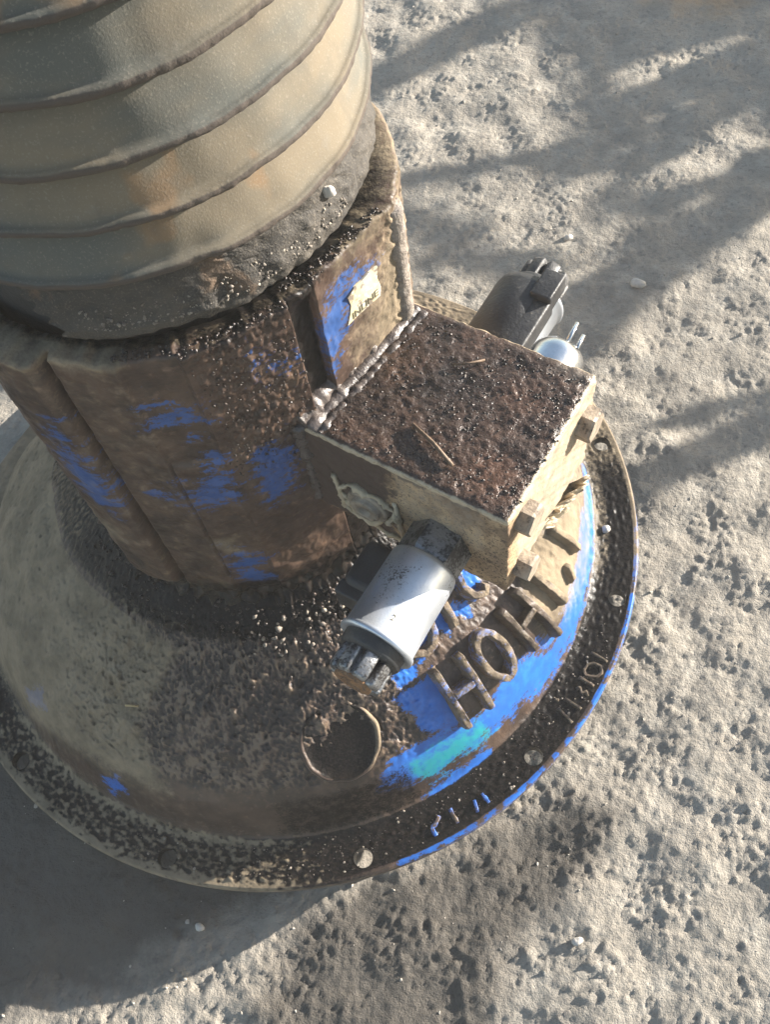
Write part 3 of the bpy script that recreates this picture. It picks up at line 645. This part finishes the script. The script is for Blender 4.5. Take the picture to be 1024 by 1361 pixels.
build('rubber_skirt', np.stack([Rk * np.cos(np.radians(Az)), Rk * np.sin(np.radians(Az)), Zk], -1).reshape(-1, 3), gridF(560, len(sk)), M_skirt, bel)
mb = MB(); lathe(mb, (0, 0, 0), (0, 0, 1), [(.0660, .222), (.0655, .262), (.0650, .266), (.0650, .292)], 120); mb.build('inner_sleeve', M_black, bel)
# strip of old sealant showing in the tear
mb = MB(); t_ = np.linspace(-109, -99.5, 22); P = np.stack([.0656 * np.cos(np.radians(t_)), .0656 * np.sin(np.radians(t_)), .2775 - .0006 * (t_ + 109) + .0005 * rng.standard_normal(22)], -1)
tube(mb, P, .0007 + .0006 * rng.random(22), 6, .2); mb.build('sealant_scrap', M_stone, bel)

# ------------------------------------------------------------------ valve block
U = np.array([.857, -.515, 0]); U /= np.linalg.norm(U); Vv = np.array([-U[1], U[0], 0]); K = np.array([0, 0, 1.0]); NEAR = np.array([.1135, -.1085, 0])
def ub(u, v, z): return NEAR + U * u + Vv * v + K * z
BW, BT, BB = .0655, .200, .1465; BL = .098
def bdisp(L, N):
    up = np.clip(N[..., 2], 0, 1); inner = sst(0, .003, BL / 2 - L[..., 0]) * sst(0, .0025, L[..., 1] + BW / 2) * sst(0, .0025, BW / 2 - L[..., 1])
    x, y = L[..., 0], L[..., 1]
    g = .00008 * nz(3, x, y) + .00003 * nz(5, x, y) + .00006 * nz(14, x, y)
    e = .00012 * nz(14, x + L[..., 2], y) + .0001 * nz(5, x, y + L[..., 2])
    return up ** 4 * inner * g + e + up ** 4 * inner * .0005
mb = MB(); L = rbox(mb, ub(-BL / 2, BW / 2, (BT + BB) / 2), U, Vv, K, (BL, BW, BT - BB), .0009, 3, bdisp, (150, 100, 56))
lu, lv, lz = L[:, 0] - BL / 2, L[:, 1] + BW / 2, L[:, 2] + (BT + BB) / 2
side = 1 - sst(BT - .0016, BT - .0007, lz)
front = lv < .0012; right = lu > -.0012
edge = np.maximum(np.exp(-((np.maximum(-lu, 0) / .0013) ** 2)) * (lz > BT - .002) * .8, np.exp(-((np.maximum(lv, 0) / .0011) ** 2)) * (lz > BT - .002) * .66)
edge = np.maximum(edge, .6 * np.exp(-((np.maximum(BW - lv, 0) / .0009) ** 2)) * (lz > BT - .002))
grime = np.where(front, .35 + .55 * (1 - sst(-.060, -.038, lu)) + .3 * np.exp(-((lz - .1975) / .002) ** 2) * (np.sin(lu * 300) > 0), .27)
grime = np.where(lz < BB + .001, .5, grime)
pale = np.where(right, .52 * (1 - sst(.0, .006, -lu)) * sst(.002, .01, lv), 0.0) + np.where(front, .40 * sst(-.05, -.04, lu) * (1 - sst(-.012, -.004, lu)) * sst(.16, .175, lz), 0)
rusty = .62 * np.exp(-(((lu + .012) / .016) ** 2 + ((lv - .014) / .013) ** 2)) + .5 * np.exp(-(((lu + .018) / .02) ** 2 + ((lv - .045) / .014) ** 2))
dusty = .6 * sst(.052, .064, lv) * sst(-.03, -.005, lu)
block = mb.build('valve_block', M_block, root, attrs=dict(side=side, edge=edge, grime=grime, pale=pale, rusty=rusty, dusty_top=dusty))
# weld between block and column: lumpy greasy bead
mb = MB(); t_ = np.linspace(0, 1, 110); P = np.stack([ub(-.0835 + .0065 * s, .001 + .062 * s, BT + .0012 + .0002 * math.sin(s * 40)) for s in t_])
tube(mb, P - K * .0006, np.clip(.0052 + .0006 * nz(14, t_ * .075, 0 * t_) + .00012 * nz(5, t_ * .075, 0 * t_), .004, .007), 16, .012)
P2 = P + U * .0098 + K * -.0024; tube(mb, P2, .0022 + .0003 * nz(8, t_ * .075, 0 * t_ + .1), 12, .02)
P2 = P + U * .0056 + K * -.0026; tube(mb, P2, .0034 + .0003 * nz(14, t_ * .075, 0 * t_ + .2), 12, .02)
P3 = np.stack([ub(-.0825, .0005, z) for z in np.linspace(.15, .2, 30)]); tube(mb, P3, .0028 + .0005 * rng.standard_normal(30), 8, .08)
mb.build('weld_bead', M_weld, block)
# plug in the front face with a torn collar of dried grime
mb = MB(); po = ub(-.0575, 0, .164)
def hexf(th, a): return math.cos(rad(30)) / math.cos((th % rad(60)) - rad(30))
lathe(mb, po, -Vv, [(.0088, -.002), (.0088, .0012), (.0078, .0020), (.0062, .0010), (.0062, .0030), (.0056, .0036), (.0030, .0036), (.0028, .0015), (0, .0015)], 48); mb.build('port_plug', M_bolt, block)
mb = MB(); t_ = np.linspace(0, 2 * np.pi, 60); rr_ = .0108 + .0012 * np.sin(3 * t_ + .4) + .0008 * np.sin(7 * t_)
P = np.stack([po + U * r * math.cos(a) * 1.05 + K * (r * math.sin(a) * 1.0) - Vv * .0006 for r, a in zip(rr_, t_)]); tube(mb, P, .0011 + .0005 * rng.standard_normal(60), 7, .15, False)
P = np.stack([po + U * (.0125 + .002 * s) + K * (.012 - .030 * s) - Vv * .0005 for s in np.linspace(0, 1, 20)]); tube(mb, P, .0008 + .0004 * rng.random(20), 6, .2)
P = np.stack([po + U * (.0145 - .026 * s) + K * (-.018 + .008 * s + .001 * math.sin(s * 14)) - Vv * .0005 for s in np.linspace(0, 1, 26)]); tube(mb, P, .0008 + .0004 * rng.random(26), 6, .2)
P = np.stack([po + U * (-.0115 - .002 * s) + K * (-.010 + .022 * s) - Vv * .0005 for s in np.linspace(0, 1, 20)]); tube(mb, P, .0008 + .0004 * rng.random(20), 6, .2)
mb.build('dried_grime', M_leaf, block)
# bolts of the end face
def bolt(u, v, z, r, ln, m=M_bolt):
    mb = MB(); lathe(mb, ub(u - .001, v, z), U, [(r * 1.0, 0), (r, ln), (r * .93, ln + .0010), (0, ln + .0010)], 48, hexf, up=(0.2, 0.1, 1)); return mb.build('bolt', m, block, smooth=False)
bolt(0, .0110, .1880, .0066, .0052); bolt(0, .0570, .1830, .0068, .0056); bolt(0, .0095, .1545, .0058, .0062)
# ------------------------------------------------------------------ solenoid valves
def star(n, d):
    def f(th, a): return 1 - d * max(0.0, math.cos(n * th)) ** 3
    return f
def solenoid(o, ax, side_dir, kind):
    e = bpy.data.objects.new('solenoid_valve', None); S.collection.objects.link(e); e.parent = root; e.location = Vector(o)
    z0 = np.zeros(3); ax = np.array(ax)
    mb = MB(); lathe(mb, z0, ax, [(.0122, -.001), (.0122, .0105), (.0112, .0125), (.004, .0125)], 96, hexf, up=(.3, .1, 1)); mb.build('hex_base', M_hex, e, smooth=False)
    mb = MB(); lathe(mb, z0, ax, [(.004, .0118), (.0112, .0118), (.0124, .0126), (.0129, .0142), (.0131, .030), (.0134, .0445), (.0141, .0450), (.0143, .0458), (.0141, .0468), (.0132, .0472), (.0124, .0468), (.004, .0466)], 96)
    coil = mb.build('coil', M_zinc, e)
    mb = MB(); lathe(mb, z0, ax, [(.0116, .0462), (.0116, .0505), (.0106, .0518), (.004, .0518)], 64); mb.build('collar', M_plastic, e)
    mb = MB(); lathe(mb, z0, ax, [(.0096, .0510), (.0100, .0525), (.0100, .0600), (.0094, .0612), (.006, .0614)], 144, star(8, .30)); mb.build('fluted_nut', M_hex if kind == 'steel' else M_plastic, e)
    mb = MB(); lathe(mb, z0, ax, [(.0072, .0610), (.0070, .0622), (.0048, .0624), (.0044, .0616), (0, .0614)], 48); mb.build('end_cap', M_rustdisc if kind == 'steel' else M_plastic, e)
    return e, coil
ax1 = -Vv
s1, coil1 = solenoid(ub(-.0262, 0, .1655), ax1, -U, 'steel')
# its connector, a black box on the far side of the coil
mb = MB(); X_, Y_, A_ = U, np.cross(ax1, U), ax1
rbox(mb, -U * .0150 + ax1 * .0215 - K * .007, U, ax1, K, (.018, .020, .014), .0035, 4); rbox(mb, -U * .0165 + ax1 * .0325 - K * .008, U, ax1, K, (.0165, .006, .012), .001, 2)
mb.build('connector', M_plastic, s1)
tn = U * .45 + K * .893; tx = U * .893 - K * .45
text('engraved_digits', '2.02', .0032, ax1 * .040 + tn * .01318 - tx * .0030, tx, -ax1, M_ink, s1, .00004)
ax2 = Vv
s2, coil2 = solenoid(ub(-.0450, BW - .0065, .1730), ax2, K, 'plastic')
mb = MB()
# black overmoulded body wrapped over the top of the coil, with a flat socket beside it
t_ = np.linspace(rad(-20), rad(200), 30)
prof_r = [(.0130, .004), (.0150, .005), (.0152, .0440), (.0147, .0470), (.0120, .0475)]
x_, y_, a_ = frame(ax2, K)
Vc = np.array([[(-U) * 0 + (math.cos(t + rad(0)) * -U + math.sin(t) * K) * r + ax2 * z for r, z in prof_r] for t in np.linspace(rad(-45), rad(112), 30)])
mb.add(Vc.reshape(-1, 3), gridF(30, 5)); mb.build('coil_shell', M_plastic, s2)
mb = MB(); rbox(mb, U * .0040 + ax2 * .0225 + K * .0078, U, ax2, K, (.0165, .037, .0118), .0012, 3); rbox(mb, U * .0078 + ax2 * .0445 + K * .0118, U, ax2, K, (.0088, .014, .0092), .0010, 3)
mb.build('connector', M_plastic, s2)
# chrome dome cap with two pins
e = bpy.data.objects.new('relief_valve', None); S.collection.objects.link(e); e.parent = root; e.location = Vector(ub(-.0190, BW - .001, .1865))
z0 = np.zeros(3); mb = MB(); lathe(mb, z0, Vv, [(.0106, -.001), (.0106, .0085), (.0101, .0115), (.0084, .0142), (.0055, .0158), (0, .0164)], 64); mb.build('dome_cap', M_chrome, e)
mb = MB(); tube(mb, [U * .001 + Vv * .014 + K * .004, U * .001 + Vv * .024 + K * .0065], .0009, 8); mb.build('pin', M_chrome, e)
mb = MB(); tube(mb, [U * .0045 + Vv * .014 + K * .001, U * .0045 + Vv * .0225 + K * .0030], .0009, 8); mb.build('pin', M_chrome, e)

# ------------------------------------------------------------------ grease crumbs and grit on the machine
def sprinkle(name, P, size, mat, parent, flat=.7):
    V, F = crumbs(P, size, flat); return tag(build(name, V, F, mat, parent, smooth=True), kind='stuff')
n = 2600; uu = -.084 * rng.random(n); vv = .002 + (BW - .004) * rng.random(n)
P = NEAR + uu[:, None] * U + vv[:, None] * Vv + (BT + .0003) * K; sprinkle('grease_crumbs', P, .0002 + .0006 * rng.random(n) ** 3, M_grease, block)
n = 550; a = -97 + 57 * rng.random(n); r = .085 + .030 * rng.random(n) ** 2; P = bell_p(a, r, .0005); sprinkle('grease_crumbs', P, .0002 + .0011 * rng.random(n) ** 4, M_grease, bell)
n = 420; a = -112 + 92 * rng.random(n); r = .168 + .019 * rng.random(n); P = bell_p(a, r, .0004); sprinkle('grease_crumbs', P, .0002 + .0006 * rng.random(n) ** 3, M_grease, bell)
n = 160; a = -112 + 92 * rng.random(n); r = .168 + .019 * rng.random(n); P = bell_p(a, r, .0004); sprinkle('pale_grit', P, .0002 + .0007 * rng.random(n) ** 3, M_grit, bell)
n = 500; a = -92 + 74 * rng.random(n); P = np.concatenate([colp(a, .2578, -.0045 * rng.random(n))]); sprinkle('grease_crumbs', P, .0002 + .0007 * rng.random(n) ** 3, M_grease, column)
n = 420; a = -96 + 70 * rng.random(n); hh = .2695 + .007 * rng.random(n) ** 1.6; rk = np.interp(-hh, -np.array([.2712, .2745, .279, .2835][::-1])[::-1] if False else np.array([-.2835, -.279, -.2745, -.2712, -.2700]), np.array([.0735, .0745, .0755, .0763, .0768]))
P = np.stack([rk * np.cos(np.radians(a)), rk * np.sin(np.radians(a)), hh], -1); sprinkle('pale_grit', P, .0002 + .0006 * rng.random(n) ** 2.5, M_grit, bel)
n = 500; a = -76 + 25 * rng.random(n); hh = .185 + .068 * rng.random(n); P = colp(a, 0, .0003); P[:, 2] = hh; sprinkle('grease_crumbs', P, .00015 + .0005 * rng.random(n) ** 2, M_grease, column)
n = 260; a = -150 + 60 * rng.random(n); r = .080 + .014 * rng.random(n) ** 2; P = bell_p(a, r, .0005); sprinkle('grease_crumbs', P, .0003 + .0010 * rng.random(n) ** 3, M_grease, bell)
n = 40; a = -92 + 30 * rng.random(n); r = .088 + .016 * rng.random(n); P = bell_p(a, r, .001); sprinkle('pale_grit', P, .0006 + .0011 * rng.random(n) ** 2, M_grit, bell)

# ------------------------------------------------------------------ small things lying about
def stone(name, p, s, label, cat='pebble', mat=M_stone, group=None, flat=.7):
    t = np.linspace(0, np.pi, 9); f = np.linspace(0, 2 * np.pi, 13)[:-1]
    T, Ph = np.meshgrid(t, f, indexing='ij'); k = rng.random(6) * 6
    rr_ = 1 + .14 * np.sin(2 * Ph + k[0]) * np.sin(T) + .12 * np.sin(3 * T + k[1]) * np.sin(T) + .10 * np.sin(3 * Ph + 2 * T + k[2]) * np.sin(T)
    V = np.stack([rr_ * np.sin(T) * np.cos(Ph), .75 * rr_ * np.sin(T) * np.sin(Ph), flat * rr_ * np.cos(T)], -1) * s
    i = np.arange(8)[:, None]; j = np.arange(12)[None]; j1 = (j + 1) % 12
    F = np.stack([i * 12 + j, (i + 1) * 12 + j, (i + 1) * 12 + j1, i * 12 + j1], -1).reshape(-1, 4)
    return tag(build(name, V.reshape(-1, 3), F, mat, loc=Vector(p)), label, cat, group)
p = bell_p(-3.4, .1735, .0012 + OFF); stone('pebble', p, .0028, 'white pebble lying on the dark flange rim past the end of the valve block')
sa, sh = -30.5, .2788; rk = .0750; stone('pebble', (rk * math.cos(rad(sa)), rk * math.sin(rad(sa)), sh + OFF), .0021, 'tiny grey pebble stuck on the sooty skirt below the lowest fold of the bellows', flat=.9)
for (x, y), s, lb in (((.1419, -.211), .0028, 'pale pebble on sunlit dirt before the flange'), ((-.0385, -.2031), .0026, 'pale pebble inside the shadow of the flange'), ((.2155, .1803), .0045, 'grey pebble in the branch shadow behind the valve block'), ((.175, .225), .003, 'small pale pebble on sunlit dirt between two branch shadows')):
    stone('pebble', (x, y, float(ground_h(np.array([x]), np.array([y]))[0]) + s * .4), s, lb)
def stick(name, pts, r, mat, label, cat):
    mb = MB(); P = np.array(pts, float); tube(mb, P - P[0], r, 7); o = mb.build(name, mat); o.location = Vector(P[0]); return tag(o, label, cat)
o3 = np.array([0, 0, OFF])
stick('straw', [bell_p(a, r, .0012) + o3 for a, r in ((-117.2, .1315), (-116.0, .1306), (-114.4, .1296))], .0005, M_straw, 'short yellow straw lying on the crinkled grease of the bell', 'straw')
stick('twig', [ub(-.046, .018, BT + .0016) + o3, ub(-.036, .0145, BT + .0022) + o3, ub(-.026, .010, BT + .0016) + o3], .0007, M_twig, 'brown twig lying on the greasy top of the valve block near its front edge', 'twig')
stick('twig', [ub(-.046, .046, BT + .0016) + o3, ub(-.041, .049, BT + .002) + o3, ub(-.037, .053, BT + .0016) + o3], .0004, M_twig, 'thin twig on the greasy top of the valve block near its back edge', 'twig')
# crumpled dry leaf under the end face
gu, gv = np.meshgrid(np.linspace(0, 1, 22), np.linspace(0, 1, 18), indexing='ij')
wv = np.clip(np.sin(np.pi * (.12 + .8 * gv)), .15, 1)
fr = .0016 * np.sin(gv * 17 + gu * 9) + .0012 * np.sin(gu * 21 - gv * 8) + .0009 * nz(3, gu * .03, gv * .03)
P = np.stack([-.001 + .004 * gv * (1 - .5 * gu) + fr + .002 * np.sin(gu * 5 + 1), .034 + .022 * gv + .003 * np.sin(gu * 6) + .5 * fr, .150 - .021 * gu * wv - .004 * gv + .8 * fr], -1)
P = P.reshape(-1, 3); lo_ = ub(.0, .045, .14) + o3
Wp = NEAR + P[:, 0:1] * U + P[:, 1:2] * Vv + P[:, 2:3] * K + o3 - lo_
lf = build('dry_leaf', Wp, gridF(22, 18), M_leaf, loc=Vector(lo_)); tag(lf, 'crumpled beige dry leaf caught under the end face of the valve block', 'leaf')
md = lf.modifiers.new('thickness', 'SOLIDIFY'); md.thickness = .0005

# ------------------------------------------------------------------ bare tree towards the sun, its boughs shade the dirt behind
tree = empty('bare_bush', (1.24, 1.20, 0), 'bare leafless bush standing on the dirt behind the machine, towards the sun', 'bush')
TB = np.array([1.24, 1.20, 0])
def bough(G, dist, r0, r1, wig=.004):
    G = np.array(G, float); s = np.linspace(0, 1, len(G)); t = np.linspace(0, 1, 8 * len(G))
    P = np.stack([np.interp(t, s, G[:, 0]), np.interp(t, s, G[:, 1]), 0 * t], -1)
    for _ in range(6): P[1:-1] = .25 * P[:-2] + .5 * P[1:-1] + .25 * P[2:]
    dist *= .37
    dd = dist + .12 * np.sin(t * 3 + G[0, 0] * 20) * .5
    P = P + SDIR * dd[:, None] + wig * rng.standard_normal(P.shape) * .4
    mb = MB(); tube(mb, P - TB, np.linspace(r0, r1, len(P)), 8); mb.build('branch', M_bark, tree)
mb = MB(); tk = np.array([[0, 0, -.05], [.01, -.01, .08], [-.01, -.04, .15], [-.04, -.12, .20], [-.10, -.30, .23]]); tube(mb, tk, [.030, .026, .022, .017, .012], 12); mb.build('trunk', M_bark, tree)
bough([(0.60, .75), (.45, .58), (.36, .50), (.30, .42), (.2524, .432), (.2227, .468), (.19, .476), (.133, .452), (.08, .417), (.0319, .385), (-.04, .34)], 2.7, .019, .012)
bough([(.21, .47), (.205, .39), (.21, .32), (.222, .25), (.235, .18)], 2.65, .006, .004)
bough([(.0548, .285), (.0984, .297), (.1526, .302), (.2043, .290)], 2.4, .005, .007)
bough([(.45, .35), (.3157, .2616), (.2679, .2248), (.2246, .1956), (.1928, .1727), (.1608, .1384), (.12, .09)], 2.6, .015, .010)
bough([(.40, .11), (.2821, .0707), (.238, .0523), (.195, .030), (.17, .01)], 2.5, .013, .008)
bough([(.05, .265), (.075, .245), (.1158, .215), (.16, .19)], 2.5, .005, .006)
bough([(.2261, .4046), (.2747, .4231), (.3441, .4229), (.42, .43)], 2.6, .006, .008)
bough([(.2073, .3168), (.2617, .3263), (.2953, .3381), (.36, .36)], 2.5, .006, .006)
bough([(.1963, .2591), (.241, .2478), (.2839, .2647), (.35, .31)], 2.6, .006, .006)
bough([(.28, .37), (.32, .35), (.36, .33), (.42, .32)], 2.7, .009, .010)
bough([(.44, .47), (.36, .40), (.30, .385), (.25, .36), (.215, .33)], 2.6, .013, .010)
bough([(.42, .36), (.34, .375), (.28, .33), (.24, .29)], 2.3, .009, .007)
bough([(.42, .09), (.31, .095), (.26, .085), (.22, .075)], 2.6, .006, .004)

# ------------------------------------------------------------------ haze volume added to lift the blacks, standing in for lens glare
mb = MB(); hx = 75.0; z0_, z1_ = -1.2, .66
Vh = np.array([(x, y, z) for x in (-hx, hx) for y in (-hx, hx) for z in (z0_, z1_)])
Fh = np.array([(0, 1, 3, 2), (4, 6, 7, 5), (0, 4, 5, 1), (2, 3, 7, 6), (0, 2, 6, 4), (1, 5, 7, 3)])
hm = bpy.data.materials.new('added_haze'); hm.use_nodes = True; hn = hm.node_tree.nodes; hn.clear()
ho = hn.new('ShaderNodeOutputMaterial'); hv = hn.new('ShaderNodeVolumePrincipled'); hv.inputs['Color'].default_value = (.93, .90, .85, 1); hv.inputs['Density'].default_value = .040
hm.node_tree.links.new(hv.outputs[0], ho.inputs['Volume'])
tag(build('haze', Vh, Fh, hm, smooth=False), kind='stuff')
